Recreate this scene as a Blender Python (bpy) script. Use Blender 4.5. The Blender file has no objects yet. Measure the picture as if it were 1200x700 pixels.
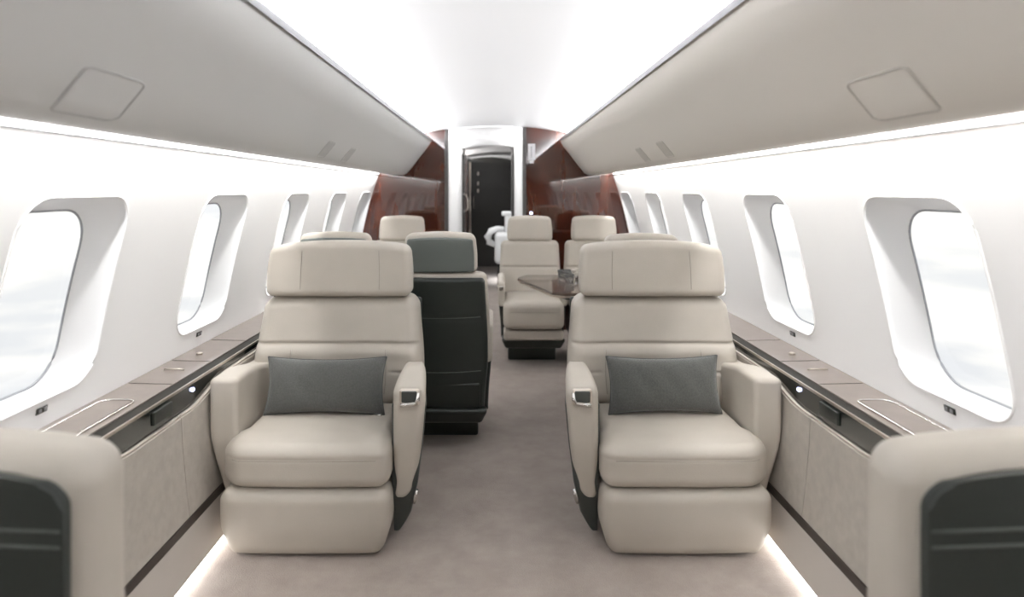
import bpy, bmesh, math, random
import numpy as np
from mathutils import Vector
random.seed(4)
S = bpy.context.scene
C = S.collection
CAMZ = 1.25
YB = 5.80          # wooden bulkhead
Y0 = -2.555        # rear end of the modelled cabin

# ------------------------------------------------------------------ materials
def mat(name, col, rough=.5, metal=0, bump=0, bscale=200, vary=0, vscale=6, coat=0, emit=None, estr=0, sheen=0, spec=.5):
    m = bpy.data.materials.new(name); m.use_nodes = True
    nt = m.node_tree; b = nt.nodes['Principled BSDF']
    b.inputs['Base Color'].default_value = (*col, 1)
    b.inputs['Roughness'].default_value = rough
    b.inputs['Metallic'].default_value = metal
    b.inputs['Coat Weight'].default_value = coat
    b.inputs['Coat Roughness'].default_value = .03
    b.inputs['Sheen Weight'].default_value = sheen
    b.inputs['Specular IOR Level'].default_value = spec
    tc = nt.nodes.new('ShaderNodeTexCoord')
    if vary:
        n = nt.nodes.new('ShaderNodeTexNoise'); n.inputs['Scale'].default_value = vscale; n.inputs['Detail'].default_value = 6
        nt.links.new(tc.outputs['Object'], n.inputs['Vector'])
        r = nt.nodes.new('ShaderNodeValToRGB')
        r.color_ramp.elements[0].position = .3; r.color_ramp.elements[1].position = .7
        r.color_ramp.elements[0].color = (*[c*(1-vary) for c in col], 1)
        r.color_ramp.elements[1].color = (*[min(1, c*(1+vary)) for c in col], 1)
        nt.links.new(n.outputs['Fac'], r.inputs['Fac']); nt.links.new(r.outputs['Color'], b.inputs['Base Color'])
    if bump:
        n2 = nt.nodes.new('ShaderNodeTexNoise'); n2.inputs['Scale'].default_value = bscale; n2.inputs['Detail'].default_value = 3
        nt.links.new(tc.outputs['Object'], n2.inputs['Vector'])
        bp = nt.nodes.new('ShaderNodeBump'); bp.inputs['Strength'].default_value = bump; bp.inputs['Distance'].default_value = .002
        nt.links.new(n2.outputs['Fac'], bp.inputs['Height']); nt.links.new(bp.outputs['Normal'], b.inputs['Normal'])
    if emit:
        b.inputs['Emission Color'].default_value = (*emit, 1); b.inputs['Emission Strength'].default_value = estr
    return m

LEATHER = mat('beige_leather', (.465, .425, .37), .48, bump=.25, bscale=350, vary=.03, vscale=9)
STITCH  = mat('leather_seam', (.31, .28, .24), .6)
DARKL   = mat('dark_leather', (.019, .024, .020), .42, bump=.2, bscale=300)
DARKST  = mat('dark_seam', (.075, .085, .075), .5)
GREYHR  = mat('grey_green_leather', (.115, .13, .12), .5, bump=.2, bscale=300)
BLACKP  = mat('black_plastic', (.018, .022, .018), .35)
CHARP   = mat('charcoal_plastic', (.045, .05, .045), .4)
WHITEP  = mat('white_panel', (.91, .91, .91), .45)
REVEAL  = mat('window_reveal', (.86, .87, .88), .5)
LINE    = mat('grey_gasket', (.33, .34, .36), .5)
CEIL    = mat('ceiling_white', (.84, .845, .86), .5)
BINL    = mat('bin_grey_fabric', (.62, .62, .612), .62, bump=.1, bscale=400)
BINR    = mat('bin_beige_fabric', (.70, .665, .61), .62, bump=.1, bscale=400)
BINLG   = mat('bin_grey_gap', (.45, .45, .445), .6)
BINRG   = mat('bin_beige_gap', (.50, .475, .43), .6)
TRIMG   = mat('grey_trim', (.22, .22, .23), .35, metal=.4)
LEDGE   = mat('taupe_veneer', (.20, .165, .145), .28, vary=.08, vscale=18, coat=.4)
CHROME  = mat('chrome', (.85, .84, .82), .12, metal=1)
SATIN   = mat('satin_metal', (.62, .56, .50), .3, metal=1)
FABW    = mat('side_panel_fabric', (.40, .365, .32), .8, bump=.3, bscale=260, vary=.07, vscale=30)
KICK    = mat('kick_panel', (.47, .43, .39), .6, vary=.03)
BRONZE  = mat('bronze_strip', (.035, .026, .022), .3)
GLOSSB  = mat('gloss_black', (.012, .016, .014), .12, coat=.5)
JAMB    = mat('dark_jamb', (.085, .08, .078), .35, metal=.3)
MATTEB  = mat('matt_black_edge', (.022, .02, .016), .55, spec=.15)
LEDM    = mat('led_strip', (1, 1, 1), .5, emit=(1, .98, .96), estr=6)
BLUEL   = mat('blue_led', (.7, .7, 1), .4, emit=(.55, .6, 1), estr=9)
DOORM   = mat('dark_door', (.028, .026, .022), .3, vary=.15, vscale=4)
WHITEL  = mat('white_upholstery', (.78, .79, .80), .5)
PAPER   = mat('placard_white', (.85, .85, .88), .5)
INK     = mat('placard_ink', (.25, .25, .28), .5)
FLANN   = mat('pillow_wool', (.086, .088, .082), .9, bump=.9, bscale=420, vary=.16, vscale=160, sheen=.3)
TTOP    = mat('dark_table_wood', (.085, .062, .05), .16, coat=.6, vary=.1, vscale=12)

def wood():
    m = mat('mahogany_gloss', (.13, .04, .02), .04, coat=.9, spec=.6)
    nt = m.node_tree; b = nt.nodes['Principled BSDF']
    tc = nt.nodes.new('ShaderNodeTexCoord'); mp = nt.nodes.new('ShaderNodeMapping'); mp.inputs['Scale'].default_value = (4, 4, .7)
    n = nt.nodes.new('ShaderNodeTexNoise'); n.inputs['Scale'].default_value = 2.2; n.inputs['Detail'].default_value = 8; n.inputs['Distortion'].default_value = .15
    r = nt.nodes.new('ShaderNodeValToRGB')
    r.color_ramp.elements[0].position = .32; r.color_ramp.elements[0].color = (.034, .009, .005, 1)
    r.color_ramp.elements[1].position = .72; r.color_ramp.elements[1].color = (.085, .019, .008, 1)
    nt.links.new(tc.outputs['Object'], mp.inputs['Vector']); nt.links.new(mp.outputs['Vector'], n.inputs['Vector'])
    nt.links.new(n.outputs['Fac'], r.inputs['Fac']); nt.links.new(r.outputs['Color'], b.inputs['Base Color'])
    return m
WOOD = wood()

def carpet():
    m = mat('taupe_carpet', (.27, .235, .215), .95, sheen=.25, spec=.1)
    nt = m.node_tree; b = nt.nodes['Principled BSDF']
    tc = nt.nodes.new('ShaderNodeTexCoord')
    mp = nt.nodes.new('ShaderNodeMapping'); mp.inputs['Scale'].default_value = (1, 1, 1)
    n = nt.nodes.new('ShaderNodeTexNoise'); n.inputs['Scale'].default_value = 7; n.inputs['Detail'].default_value = 9; n.inputs['Roughness'].default_value = .68
    r = nt.nodes.new('ShaderNodeValToRGB')
    r.color_ramp.elements[0].position = .3; r.color_ramp.elements[0].color = (.30, .252, .222, 1)
    r.color_ramp.elements[1].position = .7; r.color_ramp.elements[1].color = (.40, .346, .31, 1)
    n2 = nt.nodes.new('ShaderNodeTexNoise'); n2.inputs['Scale'].default_value = 240; n2.inputs['Detail'].default_value = 2
    bp = nt.nodes.new('ShaderNodeBump'); bp.inputs['Strength'].default_value = .6; bp.inputs['Distance'].default_value = .004
    L = nt.links.new
    L(tc.outputs['Object'], mp.inputs['Vector']); L(mp.outputs['Vector'], n.inputs['Vector']); L(tc.outputs['Object'], n2.inputs['Vector'])
    L(n.outputs['Fac'], r.inputs['Fac']); L(r.outputs['Color'], b.inputs['Base Color'])
    L(n2.outputs['Fac'], bp.inputs['Height']); L(bp.outputs['Normal'], b.inputs['Normal'])
    return m
CARPET = carpet()

def glass():
    m = bpy.data.materials.new('window_glass'); m.use_nodes = True
    nt = m.node_tree; nt.nodes.clear()
    o = nt.nodes.new('ShaderNodeOutputMaterial'); t = nt.nodes.new('ShaderNodeBsdfTransparent'); g = nt.nodes.new('ShaderNodeBsdfGlossy')
    g.inputs['Roughness'].default_value = .02; t.inputs['Color'].default_value = (.97, .98, .98, 1)
    x = nt.nodes.new('ShaderNodeMixShader')
    x.inputs[0].default_value = .03; nt.links.new(t.outputs[0], x.inputs[1]); nt.links.new(g.outputs[0], x.inputs[2]); nt.links.new(x.outputs[0], o.inputs[0])
    return m
GLASS = glass()
def tumbler_glass():
    m = mat('clear_glass', (.9, .92, .92), .03); b = m.node_tree.nodes['Principled BSDF']
    b.inputs['Transmission Weight'].default_value = 1; b.inputs['IOR'].default_value = 1.45
    return m
TGLASS = tumbler_glass()

# ------------------------------------------------------------------ mesh helper
def rr(x): return round(x, 6)
class MB:
    def __init__(s): s.bm = bmesh.new()
    def rbox(s, c, h, r, n=(8, 8, 8), f=None, m=0, k=4):
        """rounded box: centre c, half sizes h, edge radius r, n inner divisions, f deforms a point, k corner divisions"""
        r = min(r, h[0]*.999, h[1]*.999, h[2]*.999)
        ax = []
        for i in range(3):
            a = h[i]-r
            co = [r*math.tan(math.radians(45*j/k)) for j in range(1, k+1)]
            inner = [-a+2*a*j/n[i] for j in range(n[i]+1)] if a > 1e-6 else [0.0]
            ax.append([-a-t for t in reversed(co)]+inner+[a+t for t in co])
        vs = {}
        def vert(p):
            key = tuple(rr(t) for t in p)
            if key in vs: return vs[key]
            q = [max(-(h[i]-r), min(h[i]-r, p[i])) for i in range(3)]
            d = Vector([p[i]-q[i] for i in range(3)])
            if d.length > 0: d = d.normalized()*r
            P = Vector([q[i]+d[i]+c[i] for i in range(3)])
            if f: P = Vector(f(*P))
            vs[key] = s.bm.verts.new(P); return vs[key]
        for i in range(3):
            j, l = (i+1) % 3, (i+2) % 3
            for sg in (-1, 1):
                for a in range(len(ax[j])-1):
                    for b in range(len(ax[l])-1):
                        q = []
                        for (aa, bb) in ((a, b), (a+1, b), (a+1, b+1), (a, b+1)):
                            p = [0, 0, 0]; p[i] = sg*h[i]; p[j] = ax[j][aa]; p[l] = ax[l][bb]; q.append(vert(p))
                        if sg < 0: q.reverse()
                        if len(set(q)) > 2:
                            try: fc = s.bm.faces.new(q); fc.material_index = m; fc.smooth = True
                            except ValueError: pass
        return s
    def box(s, x0, x1, y0, y1, z0, z1, m=0, bev=0):
        if bev:
            return s.rbox(((x0+x1)/2, (y0+y1)/2, (z0+z1)/2), ((x1-x0)/2, (y1-y0)/2, (z1-z0)/2), bev, (1, 1, 1), m=m, k=2)
        v = [s.bm.verts.new((x, y, z)) for x in (x0, x1) for y in (y0, y1) for z in (z0, z1)]
        for q in ((0, 1, 3, 2), (4, 6, 7, 5), (0, 4, 5, 1), (2, 3, 7, 6), (0, 2, 6, 4), (1, 5, 7, 3)):
            s.bm.faces.new([v[i] for i in q]).material_index = m
        return s
    def tube(s, pts, r, m=0, seg=8, closed=False, cap=True):
        pts = [Vector(p) for p in pts]; rings = []; n = len(pts)
        for i, p in enumerate(pts):
            if closed: t = pts[(i+1) % n]-pts[i-1]
            else: t = pts[min(i+1, n-1)]-pts[max(i-1, 0)]
            t.normalize()
            u = Vector((0, 0, 1)) if abs(t.z) < .9 else Vector((0, 1, 0))
            a = t.cross(u).normalized(); b = t.cross(a)
            rad = r[i] if isinstance(r, (list, tuple)) else r
            rings.append([s.bm.verts.new(p+(a*math.cos(2*math.pi*k/seg)+b*math.sin(2*math.pi*k/seg))*rad) for k in range(seg)])
        for i in range(n if closed else n-1):
            A, B = rings[i], rings[(i+1) % n]
            for k in range(seg):
                fc = s.bm.faces.new((A[k], A[(k+1) % seg], B[(k+1) % seg], B[k])); fc.smooth = True; fc.material_index = m
        if cap and not closed:
            s.bm.faces.new(rings[0]).material_index = m; s.bm.faces.new(list(reversed(rings[-1]))).material_index = m
        return s
    def sweep(s, prof, ys, m=0, closed=True, smooth=False, f=None, cap=True):
        """profile of (x,z) swept along y"""
        rings = []
        for y in ys:
            rings.append([s.bm.verts.new(f(x, y, z) if f else (x, y, z)) for x, z in prof])
        n = len(prof)
        for a, b in zip(rings, rings[1:]):
            for i in range(n if closed else n-1):
                fc = s.bm.faces.new((a[i], a[(i+1) % n], b[(i+1) % n], b[i])); fc.material_index = m; fc.smooth = smooth
        if closed and cap:
            s.bm.faces.new(rings[0]).material_index = m; s.bm.faces.new(list(reversed(rings[-1]))).material_index = m
        return s
    def prism(s, pts, d, m=0, smooth=False):
        """polygon pts extruded by vector d"""
        d = Vector(d); a = [s.bm.verts.new(p) for p in pts]; b = [s.bm.verts.new(Vector(p)+d) for p in pts]; n = len(pts)
        s.bm.faces.new(a).material_index = m; s.bm.faces.new(list(reversed(b))).material_index = m
        for i in range(n):
            fc = s.bm.faces.new((a[i], b[i], b[(i+1) % n], a[(i+1) % n])); fc.material_index = m; fc.smooth = smooth
        return s
    def lathe(s, prof, c, m=0, seg=20):
        rings = [[s.bm.verts.new((c[0]+r*math.cos(2*math.pi*k/seg), c[1]+r*math.sin(2*math.pi*k/seg), c[2]+z)) for k in range(seg)] for r, z in prof]
        for A, B in zip(rings, rings[1:]):
            for k in range(seg):
                fc = s.bm.faces.new((A[k], A[(k+1) % seg], B[(k+1) % seg], B[k])); fc.smooth = True; fc.material_index = m
        s.bm.faces.new(rings[0]); s.bm.faces.new(rings[-1])
        return s
    def build(s, name, mats, parent=None, off=None, label=None, smooth=False, mirror=False):
        bm = s.bm
        if mirror:
            for v in bm.verts: v.co.x = -v.co.x
        if off:
            o = Vector(off)
            for v in bm.verts: v.co -= o
        bmesh.ops.recalc_face_normals(bm, faces=bm.faces)
        me = bpy.data.meshes.new(name); bm.to_mesh(me); bm.free()
        for mm in (mats if isinstance(mats, (list, tuple)) else [mats]): me.materials.append(mm)
        o = bpy.data.objects.new(name, me); C.objects.link(o)
        if parent: o.parent = parent
        if smooth:
            for p in me.polygons: p.use_smooth = True
        if label: o['label'] = label
        return o
def empty(name, loc, label, cat, group=None, rz=0):
    o = bpy.data.objects.new(name, None); C.objects.link(o); o.location = loc; o.rotation_euler = (0, 0, rz)
    o.empty_display_size = .1
    o['label'] = label; o['category'] = cat
    if group: o['group'] = group
    return o
def tag(o, label, cat, group=None):
    o['label'] = label; o['category'] = cat
    if group: o['group'] = group
    return o
def struct(o, label=None):
    o['kind'] = 'structure'
    if label: o['label'] = label
    return o
def copy_tree(o, parent=None):
    c = o.copy(); C.objects.link(c)
    if parent: c.parent = parent
    for ch in list(o.children): copy_tree(ch, c)
    return c
def sst(a, b, x):
    t = max(0, min(1, (x-a)/(b-a))); return t*t*(3-2*t)
def lin(a, b, n): return [a+(b-a)*i/(n-1) for i in range(n)]

# ------------------------------------------------------------------ cabin shell
_z = [.40, .60, .80, 1.05, 1.24, 1.36, 1.46, 1.55]; _x = [1.25, 1.238, 1.205, 1.15, 1.098, 1.055, 1.015, .97]
_p = np.polyfit(_z, _x, 4)
def WX(z): return float(np.polyval(_p, z))
ZC0, ZC1 = .50, 1.47
def rrect(w, h, r, cy, cz, per=16):
    """rounded rectangle sampled so that each quarter belongs to one side of the outer cell (4*per points, from the lower near corner)"""
    pts = []
    for (ux, uz, sx, sz) in ((1, 0, 0, -1), (0, 1, 1, 0), (-1, 0, 0, 1), (0, -1, -1, 0)):
        L = (w if ux else h)/2-r; D = (h if ux else w)/2-r
        for i in range(per):
            t = -1+2*i/per
            # arc to 45deg, straight, arc
            q = t
            if q < -.5: a = (q+.5)/.5*45; along = -L+r*math.sin(math.radians(a)); out = D+r*math.cos(math.radians(a))
            elif q > .5: a = (q-.5)/.5*45; along = L+r*math.sin(math.radians(a)); out = D+r*math.cos(math.radians(a))
            else: along = q/.5*L; out = D+r
            pts.append((cy+ux*along+sx*out, cz+uz*along+sz*out))
    return pts
PITCH = .95
OPEN = lambda yc: rrect(.460, .552, .095, yc, .956)
GLS = lambda yc: rrect(.375, .495, .105, yc-.038, .947)
KS = list(range(-4, 5))
def wall(side):
    mb = MB(); bm = mb.bm
    for k in KS:
        yc = 1.745+PITCH*k; y0, y1 = yc-PITCH/2, yc+PITCH/2
        outer = []
        N = 16
        for i in range(N): outer.append((y0+(y1-y0)*i/N, ZC0))
        for i in range(N): outer.append((y1, ZC0+(ZC1-ZC0)*i/N))
        for i in range(N): outer.append((y1-(y1-y0)*i/N, ZC1))
        for i in range(N): outer.append((y0, ZC1-(ZC1-ZC0)*i/N))
        hole = OPEN(yc)
        rings = []
        for t in (0, .2, .4, .6, .8, .93, 1):
            ring = []
            for (a, b), (c, d) in zip(outer, hole):
                y = a+(c-a)*t; z = b+(d-b)*t
                ring.append(bm.verts.new((side*WX(z), y, z)))
            rings.append(ring)
        for A, B in zip(rings, rings[1:]):
            for i in range(64):
                f = bm.faces.new((A[i], A[(i+1) % 64], B[(i+1) % 64], B[i])); f.smooth = True
    # upper channel of the wall, tucked in behind the bins
    mb.sweep([(side*WX(ZC1), ZC1), (side*.985, 1.53), (side*.93, 1.60)], lin(Y0, 1.745+PITCH*4.5, 10), closed=False, smooth=True)
    mb.sweep([(side*WX(ZC0), ZC0), (side*1.235, .30), (side*1.17, .02)], lin(Y0, 1.745+PITCH*4.5, 10), closed=False, smooth=True)
    bmesh.ops.remove_doubles(bm, verts=bm.verts, dist=.0004)
    return mb
for side, nm in ((-1, 'left'), (1, 'right')):
    struct(wall(side).build('wall_'+nm, WHITEP), 'white curved cabin side wall with window openings')

for side, n in ((-1, 6), (1, 7)):
    mb = MB(); z = 1.388
    mb.tube([(side*(WX(z)-.001), y, z) for y in (Y0, 1, 3, YB)], .0035, seg=8); struct(mb.build('trim_%d' % n, LINE), 'thin grey joint line along the top of the side wall')
wn = 0
for side in (-1, 1):
    for k in KS:
        wn += 1
        yc = 1.745+PITCH*k
        a = OPEN(yc); b = GLS(yc); mb = MB(); bm = mb.bm; rings = []
        prof = [(0, -.001), (.0, .004), (.06, .014), (.16, .026), (.40, .048), (.75, .066), (1, .076)]  # (inset fraction, depth)
        for t, d in prof:
            rings.append([bm.verts.new((side*(WX(p[1]+(q[1]-p[1])*t)+d), p[0]+(q[0]-p[0])*t, p[1]+(q[1]-p[1])*t)) for p, q in zip(a, b)])
        for A, B in zip(rings, rings[1:]):
            for i in range(64):
                f = bm.faces.new((A[i], A[(i+1) % 64], B[(i+1) % 64], B[i])); f.smooth = True
        w = struct(mb.build('window_%d' % wn, REVEAL))
        mb = MB(); mb.tube([(side*(WX(p[1])+.0005), p[0], p[1]) for p in a], .0042, seg=6, closed=True)
        mb.build('bezel', WHITEP, w)
        mb = MB(); mb.tube([(side*(WX(p[1])+.075), p[0], p[1]) for p in b], .0035, seg=6, closed=True)
        mb.build('gasket', LINE, w)
        mb = MB(); cen = (side*(WX(.945)+.082), yc-.038, .945)
        vv = [mb.bm.verts.new((side*(WX(p[1])+.077), p[0], p[1])) for p in b]
        cv = mb.bm.verts.new(cen)
        for i in range(64): mb.bm.faces.new((cv, vv[i], vv[(i+1) % 64])).smooth = True
        mb.build('pane', GLASS, w, label='clear window pane')

# floor, ceiling, rear wall
mb = MB(); mb.box(-1.2, 1.2, Y0, 11.0, -.05, 0); struct(mb.build('floor', CARPET), 'taupe mottled cabin carpet')
mb = MB()
def CZ(x): return 1.828-.16*x*x
xs = lin(-.93, .93, 33)
prof = [(x, CZ(x)) for x in xs]+[(x, CZ(x)+.02) for x in reversed(xs)]
mb.sweep(prof, [Y0, 0, 3, 6, 11.0], smooth=False)
for f in mb.bm.faces: f.smooth = abs(f.normal.y) < .5
struct(mb.build('ceiling', CEIL), 'white arched cabin ceiling')
mb = MB(); mb.box(-1.27, 1.27, Y0-.05, Y0, 0, 1.86); struct(mb.build('wall_back', KICK))

# ------------------------------------------------------------------ overhead bins
BP = [(.572, 1.692), (.580, 1.672), (.600, 1.640), (.640, 1.590), (.690, 1.525), (.740, 1.460), (.788, 1.402), (.825, 1.383), (.905, 1.386), (.975, 1.394), (.985, 1.400), (.985, 1.42), (.90, 1.46), (.70, 1.60), (.60, 1.66), (.588, 1.692)]
def binpt(hx, y, out=0):
    """point on the bin face where (z-camz)/x == hx"""
    for (x0, z0), (x1, z1) in zip(BP, BP[1:9]):
        g0 = (z0-CAMZ)-hx*x0; g1 = (z1-CAMZ)-hx*x1
        if g0 >= 0 >= g1:
            t = g0/(g0-g1); x = x0+(x1-x0)*t; z = z0+(z1-z0)*t
            n = Vector((z1-z0, x0-x1)).normalized()
            if n.y > 0: n = -n
            return (x+n.x*out, y, z+n.y*out)
def sub_profile(h0, h1, out, n=6):
    return [binpt(h0+(h1-h0)*i/(n-1), 0, out) for i in range(n)]
for side, nm, m1, m2 in ((-1, 'grey', BINL, BINLG), (1, 'beige', BINR, BINRG)):
    root = empty('overhead_bin', (side*.8, 1.6, 1.38), 'long pale %s overhead bin above the %s windows' % (nm, 'left' if side < 0 else 'right'), 'overhead bin')
    off = (side*.8, 1.6, 1.38)
    mb = MB(); mb.sweep([(side*x, z) for x, z in BP], lin(Y0, YB-.03, 24), smooth=False)
    for f in mb.bm.faces: f.smooth = len(f.verts) == 4
    o = mb.build('bin_body', m1, root, off)
    o.modifiers.new('es', 'EDGE_SPLIT').split_angle = math.radians(40)
    mb = MB(); mb.sweep([(side*.563, 1.680), (side*.5655, 1.704), (side*.590, 1.704), (side*.590, 1.698), (side*.572, 1.690)], [Y0, YB-.03]); mb.build('edge_trim', TRIMG, root, off)
    def plate(name, y0, y1, h0, h1, m, frame, r=.012):
        A = MB(); n = 8
        loop = []
        # outline groove as a thin tube lying on the face
        cr = .13
        for (cx, cz, a0) in ((cr, cr, 180), (1-cr, cr, 270), (1-cr, 1-cr, 0), (cr, 1-cr, 90)):
            for i in range(6):
                an = math.radians(a0+90*i/5); loop.append((cx+cr*math.cos(an), cz+cr*math.sin(an)))
        dense = []
        for i in range(len(loop)):
            a, b = loop[i], loop[(i+1) % len(loop)]
            for t in range(8):
                u, v = a[0]+(b[0]-a[0])*t/8, a[1]+(b[1]-a[1])*t/8; q = binpt(h0+(h1-h0)*v, 0, .0006)
                dense.append((side*q[0], y0+(y1-y0)*u, q[2]))
        A.tube(dense, frame, closed=True, seg=6, m=1)
        g = [[None]*9 for _ in range(9)]
        for i in range(9):
            for j in range(9):
                u = .03+.94*i/8; v = .04+.92*j/8
                q = binpt(h0+(h1-h0)*v, 0, .0012); g[i][j] = A.bm.verts.new((side*q[0], y0+(y1-y0)*u, q[2]))
        for i in range(8):
            for j in range(8): A.bm.faces.new((g[i][j], g[i+1][j], g[i+1][j+1], g[i][j+1])).smooth = True
        A.build(name, [m, m2], root, off)
    plate('access_panel', 1.155, 1.355, .305, .18, m1, .0022)
    plate('reading_light_panel', 2.86, 2.98, .295, .19, m2, .0012)
    plate('reading_light_panel', 3.30, 3.42, .295, .19, m2, .0012)

# ------------------------------------------------------------------ side consoles
def console(side, label):
    X = lambda p: [(side*x, z) for x, z in p]
    loc = (side*1.1, 1.6, 0); root = empty('side_console', loc, label, 'side console')
    YE = YB-.03
    mb = MB(); mb.sweep(X([(1.080, .600), (WX(.6)-.002, .603), (WX(.6)-.002, .575), (1.080, .575)]), [Y0, YE]); mb.build('ledge_top', LEDGE, root, loc)
    mb = MB(); mb.sweep(X([(1.038, .596), (1.080, .596), (1.080, .56), (1.038, .56)]), [Y0, YE]); mb.build('dark_edge', MATTEB, root, loc, label='gloss black edging')
    mb = MB(); mb.sweep(X([(1.0325, .599), (1.038, .599), (1.038, .590), (1.0325, .590)]), [Y0, YE]); mb.build('metal_inlay', SATIN, root, loc, label='thin satin metal line')
    mb = MB(); mb.sweep(X([(1.0335, .590), (1.05, .590), (1.05, .45), (1.031, .45)]), [Y0, YE]); mb.build('dark_fascia', GLOSSB, root, loc, label='gloss black fascia')
    mb = MB(); mb.box(*sorted((side*1.026, side*1.040)), 1.95, 2.06, .540, .580, bev=.002); mb.build('recess_box', BLACKP, root, loc)
    # fabric panels with a waved top edge beside each seat
    def ztop(y):
        u = (y-2.14) % 1.9
        return .520+.047*sst(.03, .34, u)*(1-sst(1.2, 1.6, u))
    ys = [Y0]+[2.10+.95*k for k in range(-4, 4)]+[YE]
    for a, b in zip(ys, ys[1:]):
        if b-a < .05: continue
        mb = MB(); n = 24; bm = mb.bm; rings = []
        for i in range(n+1):
            y = a+.0015+(b-a-.003)*i/n; zt = ztop(y)
            pr = [(1.024, zt-.004), (1.018, zt-.010), (1.014, .42), (1.000, .27), (.990, .192), (1.05, .192), (1.05, zt)]
            rings.append([bm.verts.new((side*x, y, z)) for x, z in pr])
        for A, B in zip(rings, rings[1:]):
            for i in range(7):
                f = bm.faces.new((A[i], A[(i+1) % 7], B[(i+1) % 7], B[i])); f.smooth = True
        bm.faces.new(rings[0]); bm.faces.new(rings[-1])
        o = mb.build('fabric_panel', FABW, root, loc); o.modifiers.new('es', 'EDGE_SPLIT').split_angle = math.radians(35)
        mb = MB(); mb.tube([(side*1.0225, a+.0015+(b-a-.003)*i/n, ztop(a+(b-a)*i/n)-.003) for i in range(n+1)], .0028, seg=6); mb.build('panel_piping', SATIN, o, loc)
    mb = MB(); mb.sweep(X([(.986, .190), (1.0, .190), (1.0, .164), (.984, .164)]), [Y0, YE]); mb.build('rub_strip', BRONZE, root, loc, label='dark bronze strip')
    mb = MB(); mb.sweep(X([(.984, .163), (.972, .09), (.962, .032), (1.03, .032), (1.03, .163)]), [Y0, YE]); mb.build('kick_panel', KICK, root, loc)
    mb = MB(); mb.sweep(X([(.966, .031), (.99, .031), (.99, .004), (.966, .004)]), [Y0, YE]); mb.build('floor_light_strip', LEDM, root, loc, label='glowing white light strip')
    # trays and pulls let into the ledge
    for k in range(-1, 4):
        y0, y1 = 1.47+.95*k*1, 2.0+.95*k
        if k % 2: continue
        mb = MB(); cr = .03; xa, xb = 1.105, 1.212; lp = []
        for (cx, cy, a0) in ((xa+cr, y0+cr, 180), (xb-cr, y0+cr, 270), (xb-cr, y1-cr, 0), (xa+cr, y1-cr, 90)):
            for i in range(7):
                an = math.radians(a0+15*i); lp.append((side*(cx+cr*math.cos(an)), cy+cr*math.sin(an), .6035))
        mb.tube(lp, .0028, seg=6, closed=True, m=0); t = mb.build('tray_rim', CHROME, root, loc, label='polished metal tray outline')
        mb = MB(); mb.sweep(X([(xa+.012, .6025), (xb-.012, .6045), (xb-.012, .602), (xa+.012, .601)]), [y0+.012, y1-.012]); mb.build('tray_lid', LEDGE, t)
        t.children[0].data.transform(__import__('mathutils').Matrix.Translation((-loc[0], -loc[1], -loc[2])))
        mb = MB(); yy = y1+.33
        mb.tube([(side*1.125, yy+.010, .603), (side*1.13, yy, .607), (side*1.19, yy, .607), (side*1.195, yy+.010, .603)], .0026, seg=6); mb.build('ledge_pull', SATIN, root, loc)
        for yj in (y1+.17, y1+.46, y1+.80):
            mb = MB(); mb.sweep(X([(1.083, .6012), (WX(.6)-.01, .6042), (WX(.6)-.01, .601), (1.083, .5995)]), [yj, yj+.0025]); mb.build('ledge_joint', BRONZE, root, loc)
        mb = MB(); mb.lathe([(.012, 0), (.012, .006), (.008, .008)], (side*1.17, y1+.56, .602), seg=14); mb.build('ledge_button', SATIN, root, loc)
    mb = MB(); mb.rbox((side*1.030, 2.205, .572), (.004, .006, .006), .003, (1, 1, 1)); mb.build('indicator_light', BLUEL, root, loc, label='small glowing blue-white light')
    return root
console(-1, 'long taupe ledge console with dark fascia along the left wall')
console(1, 'long taupe ledge console with dark fascia along the right wall')

# sockets under the windows
for side, sn in ((-1, 'left'), (1, 'right')):
    for k, wl in ((0, 'nearest'), (1, 'second'), (2, 'third')):
        y = 1.755+.93*k; z = .655
        mb = MB(); mb.rbox((side*(WX(z)-.001), y, z), (.003, .021, .009), .002, (1, 1, 1), f=lambda a, b, c: (a-side*.16*(c-z), b, c), k=2)
        root = mb.build('wall_socket', GLOSSB, None)
        for q in (-1, 1):
            m2_ = MB(); m2_.rbox((side*(WX(z)-.0045), y+q*.010, z), (.001, .006, .005), .0008, (1, 1, 1), k=2); m2_.build('socket_port', TRIMG, root)
        tag(root, 'small black socket in the %s wall below the %s window' % (sn, wl), 'socket', 'black sockets under the windows')

# ------------------------------------------------------------------ bulkheads and forward part
def bulk(xin, side, y, th=.05, zin=None):
    pts = [(side*xin, y, 0), (side*.955, y, 0), (side*.965, y, .02), (side*.99, y, .17), (side*1.03, y, .50), (side*1.05, y, .6)]
    for z in lin(.61, 1.46, 14): pts.append((side*(WX(z)-.001), y, z))
    pts += [(side*.93, y, 1.58)]
    n = 12
    x1 = .925
    for i in range(n+1):
        x = x1+(xin-x1)*i/n; pts.append((side*x, y, CZ(x)-.001))
    return pts
for side, xin, nm in ((-1, .455, 'left'), (1, .270, 'right')):
    mb = MB(); mb.prism(bulk(xin, side, YB), (0, .05, 0)); 
    o = mb.build('wall_front_'+nm, WOOD); struct(o, 'glossy mahogany bulkhead panel %s of the aisle doorway' % nm)
    mb = MB(); mb.box(*sorted((side*(xin-.030), side*(xin+.002))), YB-.012, YB+.062, 0, CZ(xin)-.002, bev=.003)
    struct(mb.build('trim_1' if side < 0 else 'trim_2', JAMB), 'dark grey metal door jamb')
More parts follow.
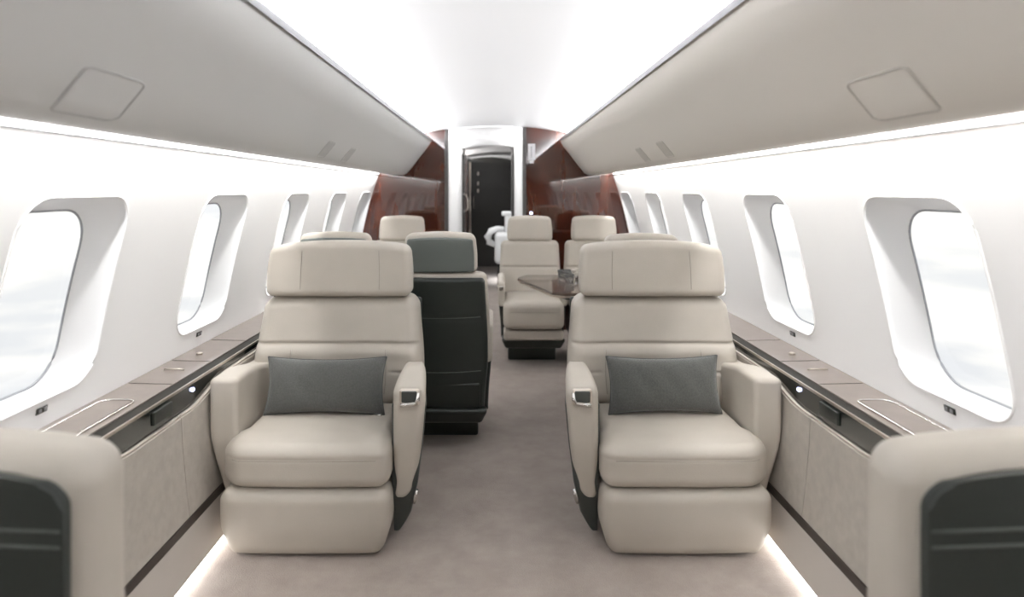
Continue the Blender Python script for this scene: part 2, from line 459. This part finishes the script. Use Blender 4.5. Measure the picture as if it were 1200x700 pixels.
# white corridor walls
for side, xin, n in ((-1, .440, 'left'), (1, .240, 'right')):
    mb = MB(); mb.box(*sorted((side*xin, side*(xin+.04))), YB+.06, 8.5, 0, CZ(xin)-.004)
    struct(mb.build('wall_corridor_'+n, WHITEP))
    mb = MB(); mb.box(*sorted((side*(xin-.014), side*(xin+.34))), 8.5, 8.55, 0, CZ(xin+.2)-.012)
    struct(mb.build('wall_galley_'+n, DOORM))
    mb = MB(); mb.box(*sorted((side*(xin-.038), side*(xin-.012))), 8.47, 8.58, 0, CZ(xin)-.006, bev=.004)
    struct(mb.build('trim_3' if side < 0 else 'trim_4', JAMB))
# header lip over the first doorway
mb = MB(); hx = lin(-.44, .24, 14)
mb.sweep([(x, CZ(x)-.012) for x in hx]+[(x, CZ(x)-.001) for x in reversed(hx)], [YB, YB+.02]); struct(mb.build('trim_5', CEIL))
# forward vestibule: wooden cabinet on the left, dark door at the end
mb = MB(); mb.box(-.80, -.385, 8.56, 10.6, 0, 1.72); o = mb.build('wardrobe', WOOD); 
mbp = MB(); mbp.box(-.390, -.378, 8.62, 9.45, .05, 1.68, bev=.003); mbp.build('wardrobe_door', WOOD, o)
mbp = MB(); mbp.tube([(-.372, 9.46, .1), (-.372, 9.46, 1.66)], .012, seg=8); mbp.build('satin_pilaster', SATIN, o)
tag(o, 'reddish mahogany wardrobe in the vestibule left of the far dark door', 'wardrobe')
mb = MB(); mb.box(.255, .60, 8.56, 10.6, 0, 1.78); struct(mb.build('wall_vestibule', DOORM))
mb = MB(); dx = lin(-.50, .30, 21); yd = 10.62
mb.prism([(-.50, yd, 0), (.30, yd, 0)]+[(x, yd, 1.79-.22*(x+.10)**2*1.6) for x in reversed(dx)], (0, .05, 0))
d = struct(mb.build('door_1', DOORM), 'far dark door under the white arch')
mb = MB(); mb.tube([(-.36, yd-.03, .95), (-.36, yd-.045, 1.0), (-.36, yd-.045, 1.10), (-.36, yd-.03, 1.15)], .010, seg=8); mb.build('door_handle', SATIN, d)
for zz in (1.52, 1.36, 1.24):
    mb = MB(); mb.rbox((-.29, yd-.008, zz), (.012, .008, .03), .005, (1, 1, 1)); mb.build('door_fitting', SATIN, d)
mb = MB(); mb.box(-.93, .93, 10.68, 10.73, 0, 1.86); struct(mb.build('wall_far', WHITEP))
# grab handle on the left of the galley opening
mb = MB(); mb.tube([(-.405, 8.44, .98), (-.375, 8.40, .99), (-.362, 8.40, 1.03), (-.365, 8.40, 1.14), (-.385, 8.40, 1.19), (-.415, 8.44, 1.20)], .010, seg=10)
g = mb.build('grab_handle', SATIN); tag(g, 'pale metal grab handle on the left of the second doorway', 'handle')
for px, pz in ((-.41, .98), (-.415, 1.20)):
    mb = MB(); mb.rbox((px, 8.452, pz), (.012, .016, .02), .005, (1, 1, 1)); mb.build('mounting_plate', TRIMG, g)
# white jump seat at the right of the galley opening
jr = empty('jump_seat', (.09, 8.25, 0), 'small white upholstered seat beside the second doorway in the corridor', 'seat')
jo = (.09, 8.25, 0)
mb = MB(); mb.rbox((.11, 8.25, .52), (.125, .16, .20), .06, (6, 6, 6)); mb.build('seat_cushion', WHITEL, jr, jo)
mb = MB(); mb.tube([(-.01, 8.16, .56), (-.085, 8.16, .60), (-.10, 8.16, .66), (-.06, 8.17, .735), (.02, 8.18, .765), (.10, 8.2, .76)], [.03, .045, .05, .045, .035, .03], seg=12); mb.build('armrest', WHITEL, jr, jo)
mb = MB(); mb.rbox((.155, 8.20, .82), (.042, .035, .14), .02, (3, 3, 4)); mb.build('backrest', WHITEL, jr, jo)
mb = MB(); mb.rbox((.135, 8.19, .955), (.062, .035, .03), .02, (3, 2, 2)); mb.build('headrest', WHITEL, jr, jo)
mb = MB(); mb.box(.02, .22, 8.13, 8.38, 0, .33, bev=.01); mb.build('seat_base', BLACKP, jr, jo)
# placard and light on the right bulkhead
mb = MB(); mb.box(.288, .352, YB-.006, YB, 1.52, 1.665, bev=.002); pl = mb.build('placard', PAPER)
mb = MB()
for i in range(7): mb.box(.314, .322, YB-.0075, YB-.005, 1.545+.014*i, 1.553+.014*i)
mb.build('print', INK, pl); mb = MB(); mb.box(.300, .340, YB-.010, YB, 1.49, 1.518, bev=.003); mb.build('placard_clip', WHITEP, pl)
tag(pl, 'small white upright placard high on the right mahogany bulkhead', 'placard')
mb = MB(); mb.lathe([(.018, 0), (.018, .012), (.012, .016)], (0, 0, 0), seg=16); o = mb.build('indicator_lamp', TRIMG)
mb = MB(); mb.lathe([(.011, .0162), (.010, .021)], (0, 0, 0), seg=14); mb.build('lens', BLUEL, o); o.location = (.315, YB, 1.045); o.rotation_euler = (math.radians(90), 0, 0)
tag(o, 'tiny glowing blue-white lamp low on the right mahogany bulkhead', 'lamp')

# ------------------------------------------------------------------ the two big armchairs facing the camera
def club_chair(cx, mirror, label):
    """built as the left one (aisle on +x), local x about the chair centre; mirrored for the right one"""
    root = empty('armchair', (cx, 2.56, 0), label, 'armchair', 'two beige leather armchairs facing the camera')
    off = (0, 2.56, 0)
    B = lambda mb, name, m, lab=None, parent=None: mb.build(name, m, parent or root, off, lab, mirror=mirror)
    # seat cushion
    def fc(x, y, z):
        t = sst(2.30, 2.36, y)
        if x < 0: x *= 1-.10*t
        else: x *= 1-.06*t
        top = sst(.30, .40, z)
        z += .010*top*(1-(x/.30)**2)*(1-abs(y-2.42)/.3) - .012*top*sst(2.30, 2.19, y)
        y -= .010*(1-(x/.29)**2)*sst(2.30, 2.19, y)
        if x < 0: y += .03*sst(-.22, -.29, x)*sst(2.36, 2.2, y)
        # welt crease near the upper front
        if y < 2.22: y += .0025*math.exp(-((z-.342)/.006)**2)
        return (x, y, z)
    mb = MB(); mb.rbox((-.010, 2.415, .314), (.290, .230, .078), .045, (24, 20, 16), fc, k=6)
    mb.tube([fc(x, 2.1855, .341) for x in lin(-.255, .235, 24)], .0014, m=1, seg=6)
    B(mb, 'seat_cushion', [LEATHER, STITCH])
    # leg rest
    def ff(x, y, z):
        t = sst(.16, .02, z)
        x *= 1-.075*t*t; y += .018*t*t-.008*(1-(x/.29)**2)
        return (x, y, z)
    mb = MB(); mb.rbox((-.010, 2.265, .120), (.290, .087, .115), .042, (20, 6, 14), ff, k=5); B(mb, 'leg_rest', LEATHER)
    mb = MB(); mb.box(-.25, .25, 2.37, 2.80, .01, .25, bev=.02); B(mb, 'seat_base', BLACKP)
    # window-side arm
    def fo(x, y, z):
        t = sst(.42, .08, z)
        x += .045*t; y += .05*t*sst(2.5, 2.3, y)
        z -= .035*sst(.45, .58, z)*sst(2.40, 2.66, y)
        return (x, y, z)
    mb = MB(); mb.rbox((-.318, 2.50, .335), (.050, .225, .252), .020, (3, 10, 12), fo, k=5)
    B(mb, 'armrest', LEATHER)
    # aisle-side arm
    hull = lambda z: float(np.interp(z, [.03, .06, .108, .226, .375, .50, .60], [.290, .312, .337, .364, .383, .394, .396]))
    def fa(x, y, z):
        hi = sst(.42, .60, z)
        z -= .045*hi*sst(2.40, 2.22, y) + .060*hi*sst(2.40, 2.69, y)
        e = max(0, min(1, (x-.283)/.114)); x = x+(hull(z)-.397)*e
        x += .016*sst(2.28, 2.42, y)*sst(.48, .58, z)*(1-e)
        z += .06*sst(.32, .17, z)*sst(.31, .39, x)*sst(.40, .17, z)
        x -= .050*sst(2.24, 2.68, y)*max(0, (x-.283)/.114)
        y += .03*sst(.4, .15, z)*sst(2.4, 2.24, y)
        return (x, y, z)
    mb = MB(); mb.rbox((.340, 2.465, .385), (.057, .225, .220), .026, (6, 16, 22), fa, k=5)
    arm = B(mb, 'armrest', LEATHER)
    # chrome control in the front of the aisle arm
    mb = MB(); mb.rbox((.342, 2.2415, .535), (.034, .010, .028), .008, (2, 1, 2), k=3); B(mb, 'control_recess', SATIN, None, arm)
    mb = MB(); mb.rbox((.342, 2.233, .538), (.027, .005, .020), .005, (2, 1, 2), k=3); B(mb, 'control_panel', CHARP, None, arm)
    mb = MB(); mb.tube([(.374, 2.228, .553), (.373, 2.223, .530), (.362, 2.220, .520), (.342, 2.219, .516), (.314, 2.221, .513)], [.005, .007, .008, .008, .006], seg=8); B(mb, 'control_lever', CHROME, None, arm)
    # dark plinth under the aisle arm
    def fp(x, y, z):
        e = max(0, (x-.275)/.122)
        x = x+(hull(z)+.004-.397)*e-.050*sst(2.24, 2.68, y)*e
        y += .05*sst(.26, .04, z)*sst(2.4, 2.25, y)
        return (x, y, z)
    mb = MB(); mb.rbox((.336, 2.460, .270), (.061, .198, .240), .018, (5, 12, 22), fp, k=4); pl = B(mb, 'plinth', CHARP)
    mb = MB()
    mb.tube([(.3520, 2.280, .150), (.3590, 2.276, .175), (.3640, 2.273, .200)], [.006, .008, .005], seg=10); B(mb, 'side_lever', CHROME, None, pl)
    # back
    def lean(x, y, z):
        y += .21*(z-.42)
        return (x, y, z)
    def fb(x, y, z):
        w = 1-.075*sst(.50, .82, z)-.04*sst(.50, .36, z)
        x *= w
        front = sst(2.70, 2.60, y)
        a = abs(x)
        y -= front*.018*sst(.18, .31, a)*sst(.70, .5, z)
        y += front*(.012*math.exp(-((z-.622)/.008)**2) - .010*math.exp(-((z-.590)/.03)**2))
        y += front*.006*math.exp(-((z-.512)/.006)**2)*sst(.21, .23, a)
        z -= .012*sst(.74, .8, z)*(a/.33)**4
        return lean(x, y, z)
    mb = MB(); mb.rbox((-.008, 2.695, .595), (.345, .090, .215), .050, (40, 6, 90), fb, k=6)
    sf = lambda x, z: fb(x, 2.6045, z)
    for sx in (-.195, .195):
        mb.tube([sf(sx, z) for z in lin(.43, .602, 14)], .0014, m=1, seg=6)
    B(mb, 'backrest', [LEATHER, STITCH])
    mb = MB(); mb.rbox((0, 2.80, .50), (.315, .014, .28), .012, (6, 1, 8), lambda x, y, z: (x, y+.16*(z-.42), z), k=3)
    mb.tube([(x, 2.788+.014*2+.16*.1, .52) for x in (-.3, .3)], .002, m=1, seg=6); B(mb, 'back_panel', [DARKL, DARKST])
    def fh(x, y, z):
        a = x/.30
        x *= 1-.03*sst(.90, 1.03, z)
        z += .013*sst(.90, 1.0, z)*(1-a*a)-.010*sst(.95, 1.0, z)*a**4*1.2
        y -= .008*(1-a*a)*sst(2.68, 2.64, y)
        y += .10*(z-.42)
        return (x, y, z)
    mb = MB(); mb.rbox((-.010, 2.680, .918), (.300, .058, .107), .030, (28, 4, 14), fh, k=6)
    for sx in (-.162, .162):
        mb.tube([fh(sx, 2.6215+(.0 if .84 < z < .99 else .004), z) for z in lin(.835, 1.0, 14)], .0014, m=1, seg=6)
    h = B(mb, 'headrest', [LEATHER, STITCH])
    return root
club_chair(-.640, False, 'beige leather armchair left of the aisle, facing the camera, with grey pillow')
club_chair(.640, True, 'beige leather armchair right of the aisle, facing the camera, with grey pillow')

def pillow(name, loc, w, h, t, tilt, roll, label, yaw=0):
    mb = MB(); bm = mb.bm; nu, nv = 36, 24
    g = {}
    for s_ in (-1, 1):
        for i in range(nu+1):
            for j in range(nv+1):
                u = -1+2*i/nu; v = -1+2*j/nv
                u_ = math.sin(u*math.pi/2); v_ = math.sin(v*math.pi/2)
                T = t/2*max(0, (1-abs(u_)**3.0))**.55*max(0, (1-abs(v_)**2.6))**.55
                pin = .06
                x = u_*w/2*(1-pin*(1-v_*v_)*abs(u_)**3); z = v_*h/2*(1-pin*2*(1-u_*u_)*abs(v_)**3)
                wr = .002*math.sin(14*u_+5*v_)*(1-abs(u_)**4)*(1-abs(v_)**4)
                edge = i in (0, nu) or j in (0, nv)
                if edge and s_ == 1: g[(1, i, j)] = g[(-1, i, j)]
                else: g[(s_, i, j)] = bm.verts.new((x, s_*T+wr, z))
        for i in range(nu):
            for j in range(nv):
                q = [g[(s_, i, j)], g[(s_, i+1, j)], g[(s_, i+1, j+1)], g[(s_, i, j+1)]]
                bm.faces.new(q).smooth = True
    o = mb.build(name, FLANN)
    o.location = loc; o.rotation_euler = (tilt, roll, yaw)
    # piped edge
    m2 = MB(); lp = []
    for i in range(nu): lp.append((-1+2*i/nu, -1))
    for j in range(nv): lp.append((1, -1+2*j/nv))
    for i in range(nu): lp.append((1-2*i/nu, 1))
    for j in range(nv): lp.append((-1, 1-2*j/nv))
    P = []
    for u, v in lp:
        u_ = math.sin(u*math.pi/2); v_ = math.sin(v*math.pi/2)
        P.append((u_*w/2*(1-.06*(1-v_*v_)*abs(u_)**3), 0, v_*h/2*(1-.12*(1-u_*u_)*abs(v_)**3)))
    m2.tube(P, .003, seg=6, closed=True); m2.build('piping', FLANN, o)
    tag(o, label, 'pillow', 'grey pillows on the front armchairs')
    return o
pl1 = pillow('pillow', (-.652, 2.488, .500), .458, .215, .115, math.radians(-14), math.radians(0), 'dark grey woven pillow on the armchair left of the aisle')
m_ = MB(); m_.tube([(.20, -.012, -.106), (.222, -.016, -.107)], .004, seg=6); m_.build('zip_pull', CHROME, pl1, label='tiny metal zip pull')
pillow('pillow', (.643, 2.488, .504), .430, .215, .115, math.radians(-14), math.radians(-.5), 'dark grey woven pillow on the armchair right of the aisle')

# ------------------------------------------------------------------ dining-group seats
def cabin_seat(loc, rz, label, group):
    root = empty('cabin_seat', loc, label, 'seat', group, rz)
    B = lambda mb, name, m, lab=None, parent=None: mb.build(name, m, parent or root, None, lab)
    def fs(x, y, z):
        top = sst(.38, .46, z)
        z += .010*top*(1-(x/.22)**2); y -= .008*(1-(x/.22)**2)*sst(-.1, -.3, y)
        return (x, y, z)
    mb = MB(); mb.rbox((0, -.10, .372), (.213, .27, .095), .045, (12, 12, 8), fs, k=5)
    mb.tube([fs(x, -.3705, .40) for x in lin(-.17, .17, 12)], .0013, m=1, seg=6); B(mb, 'seat_cushion', [LEATHER, STITCH])
    mb = MB(); mb.rbox((0, -.08, .232), (.210, .26, .035), .02, (6, 8, 3), k=4); B(mb, 'seat_apron', LEATHER)
    mb = MB(); mb.rbox((0, -.02, .165), (.225, .29, .038), .02, (6, 8, 3), lambda x, y, z: (x*(1-.1*sst(.2, .13, z)), y*(1-.1*sst(.2, .13, z)), z), k=3); B(mb, 'seat_pan', BLACKP)
    mb = MB(); mb.box(-.175, .175, -.10, .06, 0, .13, bev=.012); B(mb, 'pedestal', BLACKP)
    for s_ in (-1, 1):
        mb = MB()
        def fa(x, y, z):
            hi = sst(.50, .61, z)
            z -= .02*hi*sst(-.08, -.22, y)+.02*hi*sst(.10, .25, y)
            return (x-s_*.018*sst(.5, .2, z), y+.03*sst(.4, .2, z)*sst(0, -.2, y), z)
        mb.rbox((s_*.225, .0, .515), (.026, .225, .100), .02, (2, 12, 8), fa, k=4); a = B(mb, 'armrest', LEATHER)
        mb = MB(); mb.rbox((s_*.225, .01, .305), (.021, .20, .130), .015, (2, 8, 8), fa, k=3); B(mb, 'arm_shell', DARKL, 'dark leather lower arm', a)
        mb = MB(); mb.rbox((s_*.228, -.226, .545), (.014, .006, .016), .004, (1, 1, 1), k=2); B(mb, 'control_lever', CHROME, None, a)
    def fb(x, y, z):
        x *= 1-.06*sst(.5, .86, z)-.05*sst(.45, .2, z)
        fr = sst(.20, .12, y)
        y += fr*.012*math.exp(-((z-.655)/.008)**2)-fr*.006*(1-(x/.24)**2)
        z -= .01*sst(.78, .84, z)*(abs(x)/.23)**4
        return (x, y+.14*(z-.42), z)
    mb = MB(); mb.rbox((0, .170, .635), (.240, .055, .225), .035, (16, 4, 60), fb, k=5); bk = B(mb, 'backrest', LEATHER)
    def fd(x, y, z):
        x *= 1-.06*sst(.5, .86, z)-.07*sst(.45, .2, z)
        y += .006*sst(.22, .24, y)*math.exp(-((z-.642)/.005)**2)*-1
        bulge = .016*(1-(x/.24)**2)*sst(.2, .24, y)
        return (x, y+.12*(z-.42)+bulge, z)
    mb = MB(); mb.rbox((0, .232, .505), (.227, .022, .330), .020, (12, 2, 40), fd, k=4)
    for zz, w in ((.642, .197), (.378, .197)):
        mb.tube([Vector(fd(x, .2545, zz+.008*(x/.2)**2)) for x in lin(-w, w, 16)], .0022, m=1, seg=6)
    B(mb, 'back_shell', [DARKL, DARKST], 'dark green-black leather back shell')
    mb = MB(); mb.rbox((-.02, .236, .255), (.17, .022, .07), .012, (6, 1, 3), lambda x, y, z: (x, y+.12*(z-.42)+.012, z), k=3); B(mb, 'lower_panel', BLACKP)
    def fh(x, y, z):
        a = x/.18
        x *= 1-.05*sst(.93, 1.04, z)
        z += .012*sst(.95, 1.03, z)*(1-a*a)
        y -= .006*(1-a*a)*sst(.2, .15, y)
        return (x, y+.10*(z-.42), z)
    mb = MB(); mb.rbox((0, .175, .945), (.176, .048, .094), .032, (14, 4, 8), fh, k=5)
    h = B(mb, 'headrest', LEATHER)
    def fh2(x, y, z):
        x, y, z = fh(x, y, z); return (x, y+.012*(1-(x/.18)**2), z)
    mb = MB(); mb.rbox((0, .222, .937), (.163, .012, .078), .010, (10, 1, 8), fh2, k=3); B(mb, 'headrest_back', GREYHR, 'grey-green leather rear of headrest', h)
    return root
GA = 'seats of the dining group facing away'; GF = 'seats of the dining group facing the camera'
src = cabin_seat((-.265, 3.36, 0), math.pi, 'dark-backed seat facing away on the left edge of the aisle', GA)
def more(loc, rz, label, group):
    o = copy_tree(src); o.location = loc; o.rotation_euler = (0, 0, rz); o['label'] = label; o['group'] = group
    return o
more((-.768, 3.36, 0), math.pi, 'dark-backed seat facing away at the left wall, mostly hidden by the armchair', GA)
more((.672, 3.24, 0), math.pi, 'seat facing away behind the right armchair, only its headrest top showing', GA)
more((.266, 4.87, 0), 0, 'beige seat facing the camera beside the aisle behind the dark table', GF)
more((.769, 4.87, 0), 0, 'beige seat facing the camera by the right wall behind the dark table', GF)
more((-.735, 4.87, 0), 0, 'beige seat facing the camera by the left wall, seen over the dark headrests', GF)

# dark table
tb = empty('dining_table', (.6, 3.85, 0), 'dark glossy fold-out table between the seats right of the aisle', 'table')
to = (.6, 3.85, 0)
TP = [(1.00, 3.44), (.36, 3.44), (.30, 3.48), (.135, 4.02), (.14, 4.08), (.20, 4.20), (1.00, 4.20)]
mb = MB(); mb.prism([(x, y, .688) for x, y in TP], (0, 0, .014))
bmesh.ops.bevel(mb.bm, geom=[e for e in mb.bm.edges], offset=.003, segments=2, affect='EDGES'); mb.build('tabletop', TTOP, tb, to)
def inset(pts, k, cx=.6, cy=3.85): return [((x-cx)*k+cx, (y-cy)*k+cy) for x, y in pts]
mb = MB(); mb.prism([(x, y, .675) for x, y in inset(TP, .975)], (0, 0, .0125)); mb.build('metal_edge', SATIN, tb, to)
mb = MB(); mb.prism([(x, y, .652) for x, y in inset([(1.0, 3.5), (.36, 3.5), (.18, 4.0), (.24, 4.16), (1.0, 4.16)], .9)], (0, 0, .023)); mb.build('underframe', BLACKP, tb, to)
mb = MB(); mb.box(.465, .66, 3.92, 4.08, 0, .652, bev=.008); mb.build('pedestal', BLACKP, tb, to)
mb = MB(); mb.tube([(.43, 3.75, .65), (.455, 3.86, .58), (.468, 3.94, .50)], .008, seg=8); mb.build('brace', CHROME, tb, to)
# glassware on the table
def tumbler(x, y, sc, label, r=.030, h=.075):
    mb = MB(); mb.lathe([(r*.8, 0), (r*.9, h*.3), (r, h), (r*.92, h), (r*.82, h*.3), (r*.7, h*.12)], (0, 0, 0), seg=24)
    o = mb.build('glass_tumbler', TGLASS); o.location = (x, y, .7025)
    tag(o, label, 'glass', 'glassware on the dark table')
tumbler(.438, 3.86, 1, 'small clear glass tumbler on the dark table, nearest the aisle', h=.048)
tumbler(.435, 4.08, 1, 'low clear glass bowl on the dark table beside the tumbler', r=.048, h=.045)
mb = MB(); random.seed(3)
for i in range(10):
    a = i*2.4; r = .018*math.sqrt(i)*.6
    mb.rbox((r*math.cos(a), r*math.sin(a), .045+.012*math.sin(i*1.7)), (.013, .013, .011), .010, (1, 1, 1), k=3)
mb.lathe([(.018, 0), (.022, .03), (.014, .04)], (0, 0, 0), m=1, seg=14)
o = mb.build('posy', [LEATHER, CHROME]); o.location = (.505, 3.98, .7025); tag(o, 'little pale flower posy in a metal cup on the dark table', 'flowers')

# ------------------------------------------------------------------ foreground seats cut by the frame
def near_seat(side, label):
    loc = (side*.80, 1.0, 0); root = empty('lounge_seat', loc, label, 'seat', 'seat backs in the foreground')
    off = (.80, 1.0, 0); mir = side < 0
    # built on the right; mirrored with offset handled by hand
    def B(mb, name, m, lab=None):
        o = mb.build(name, m, root, off, lab)
        if mir: o.data.transform(__import__('mathutils').Matrix.Scale(-1, 4, (1, 0, 0))); o.data.flip_normals()
        return o
    def fs(x, y, z):
        z += .020*(1-((x-.82)/.24)**2)*sst(.7, .85, z)
        x += .012*sst(.7, .4, z)*sst(.7, .6, x)*-1
        return (x, y, z)
    mb = MB(); mb.rbox((.775, .960, .500), (.209, .060, .372), .046, (14, 4, 20), fs, k=7); B(mb, 'back_shell', LEATHER)
    mb = MB(); pp = []
    xa, xb, za, zb, cr = .592, .965, .14, .848, .040
    for (cx, cz, a0) in ((xb-cr, za+cr, -90), (xb-cr, zb-cr, 0), (xa+cr, zb-cr, 90), (xa+cr, za+cr, 180)):
        for q in range(7):
            an = math.radians(a0+15*q); px = cx+cr*math.cos(an); pz = cz+cr*math.sin(an)
            pp.append((px, .888, pz))
        if a0 == 0:
            for q in range(1, 8):
                px = xb-cr+(xa-xb+2*cr)*q/8; pp.append((px, .888, zb+.016*(1-((px-.78)/.15)**2)))
    mb.prism(pp, (0, .03, 0)); bmesh.ops.bevel(mb.bm, geom=[e for e in mb.bm.edges if all(v.co.y < .89 for v in e.verts)], offset=.006, segments=3, affect='EDGES')
    for f in mb.bm.faces: f.smooth = len(f.verts) < 6
    for zz in (.782, .760): mb.tube([(x, .8878, zz+.010*(x-.60)/.3) for x in lin(.597, .960, 16)], .0022, m=1, seg=6)
    B(mb, 'back_panel', [DARKL, DARKST], 'dark leather back panel')
    mb = MB(); pts = [(.64, 1.02, .28), (.97, 1.02, .28), (.97, 1.36, .28), (.86, 1.36, .28)]
    mb.prism(pts, (0, 0, .16)); bmesh.ops.bevel(mb.bm, geom=list(mb.bm.edges), offset=.03, segments=4, affect='EDGES'); B(mb, 'seat_cushion', LEATHER)
    mb = MB(); pts = [(.66, .9, .0), (.94, .9, .0), (.94, 1.30, .0), (.84, 1.30, .0)]
    mb.prism(pts, (0, 0, .28)); B(mb, 'seat_base', BLACKP)
    return root
near_seat(-1, 'beige seat back with dark leather panel, cut by the left frame edge')
near_seat(1, 'beige seat back with dark leather panel, cut by the right frame edge')

# ------------------------------------------------------------------ light
def area(name, loc, rot, sx, sy, power, col=(1, 1, 1), spread=180):
    l = bpy.data.lights.new(name, 'AREA'); l.shape = 'RECTANGLE'; l.size = sx; l.size_y = sy; l.energy = power; l.color = col
    l.spread = math.radians(spread)
    o = bpy.data.objects.new(name, l); C.objects.link(o); o.location = loc; o.rotation_euler = rot
    return o
LY = YB-.05+.8; LC = (YB-.05-.8)/2
for side in (-1, 1):
    # cove strip on top of the bins, throwing light onto the ceiling
    area('cove_light', (side*.66, LC, 1.705), (0, math.radians(180-side*65), 0), .02, LY, 40, (.97, .98, 1))
    # strip behind the lower lip of the bins washing down the wall
    a = area('wall_wash_light', (side*1.000, LC, 1.440), (0, math.radians(-side*32), 0), .012, LY, 28, (1, .99, .97))
for y, p in ((6.7, 5), (7.8, 5)):
    area('corridor_light', (-.1, y, 1.80), (0, 0, 0), .3, .5, p*.5, (1, .99, .97))
for sx, rz in ((-.432, -140), (.232, 140)):
    area('corridor_ceiling_fill', (sx, 7.2, 1.715), (0, math.radians(rz), 0), .01, 2.5, 3.0, (1, .99, .98))  # added fill strips along the wall tops, brightening the corridor ceiling; no cove here
area('vestibule_fill', (-.60, 9.6, 1.735), (0, math.radians(-90), 0), .02, 1.2, 9, (1, .98, .95))  # added fill over the wardrobe, brightens the vestibule ceiling and the wall above the door
area('vestibule_floor_light', (.2, 9.0, .10), (0, math.radians(60), 0), .05, .6, 3)

w = bpy.data.worlds.new('World'); S.world = w; w.use_nodes = True
nt = w.node_tree; bg = nt.nodes['Background']; L = nt.links.new
tc = nt.nodes.new('ShaderNodeTexCoord'); sp = nt.nodes.new('ShaderNodeSeparateXYZ'); L(tc.outputs['Generated'], sp.inputs[0])
rp = nt.nodes.new('ShaderNodeValToRGB'); e = rp.color_ramp.elements
e[0].position = .30; e[0].color = (.78, .77, .76, 1); e[1].position = .62; e[1].color = (.95, .97, 1, 1)
x = e.new(.47); x.color = (.93, .90, .84, 1); x = e.new(.52); x.color = (1, .985, .95, 1)
mr = nt.nodes.new('ShaderNodeMapRange'); mr.inputs[1].default_value = -1; mr.inputs[2].default_value = 1; L(sp.outputs['Z'], mr.inputs[0]); L(mr.outputs[0], rp.inputs['Fac'])
mp = nt.nodes.new('ShaderNodeMapping'); mp.inputs['Scale'].default_value = (1.5, 1.5, 9); L(tc.outputs['Generated'], mp.inputs[0])
nz = nt.nodes.new('ShaderNodeTexNoise'); nz.inputs['Scale'].default_value = 2.2; nz.inputs['Detail'].default_value = 7; L(mp.outputs[0], nz.inputs['Vector'])
r2 = nt.nodes.new('ShaderNodeValToRGB'); r2.color_ramp.elements[0].position = .38; r2.color_ramp.elements[0].color = (.74, .77, .83, 1); r2.color_ramp.elements[1].position = .56; r2.color_ramp.elements[1].color = (1, 1, 1, 1)
L(nz.outputs['Fac'], r2.inputs['Fac'])
mx = nt.nodes.new('ShaderNodeMix'); mx.data_type = 'RGBA'; mx.blend_type = 'MULTIPLY'; mx.inputs[0].default_value = 1
L(rp.outputs['Color'], mx.inputs[6]); L(r2.outputs['Color'], mx.inputs[7]); L(mx.outputs[2], bg.inputs['Color'])
bg.inputs['Strength'].default_value = 1.02

# ------------------------------------------------------------------ camera
cd = bpy.data.cameras.new('Camera'); cam = bpy.data.objects.new('Camera', cd); C.objects.link(cam); S.camera = cam
cam.location = (0, 0, CAMZ); cam.rotation_euler = (math.radians(90), 0, 0)
cd.sensor_width = 36; cd.lens = 36*760/1200; cd.shift_x = 19/1200; cd.shift_y = -127/1200; cd.clip_start = .05
cd.dof.use_dof = True; cd.dof.focus_distance = 2.6; cd.dof.aperture_fstop = 1.9

S.view_settings.view_transform = 'Standard'; S.view_settings.look = 'None'; S.view_settings.gamma = 1; S.view_settings.exposure = .44
S.view_settings.use_curve_mapping = False
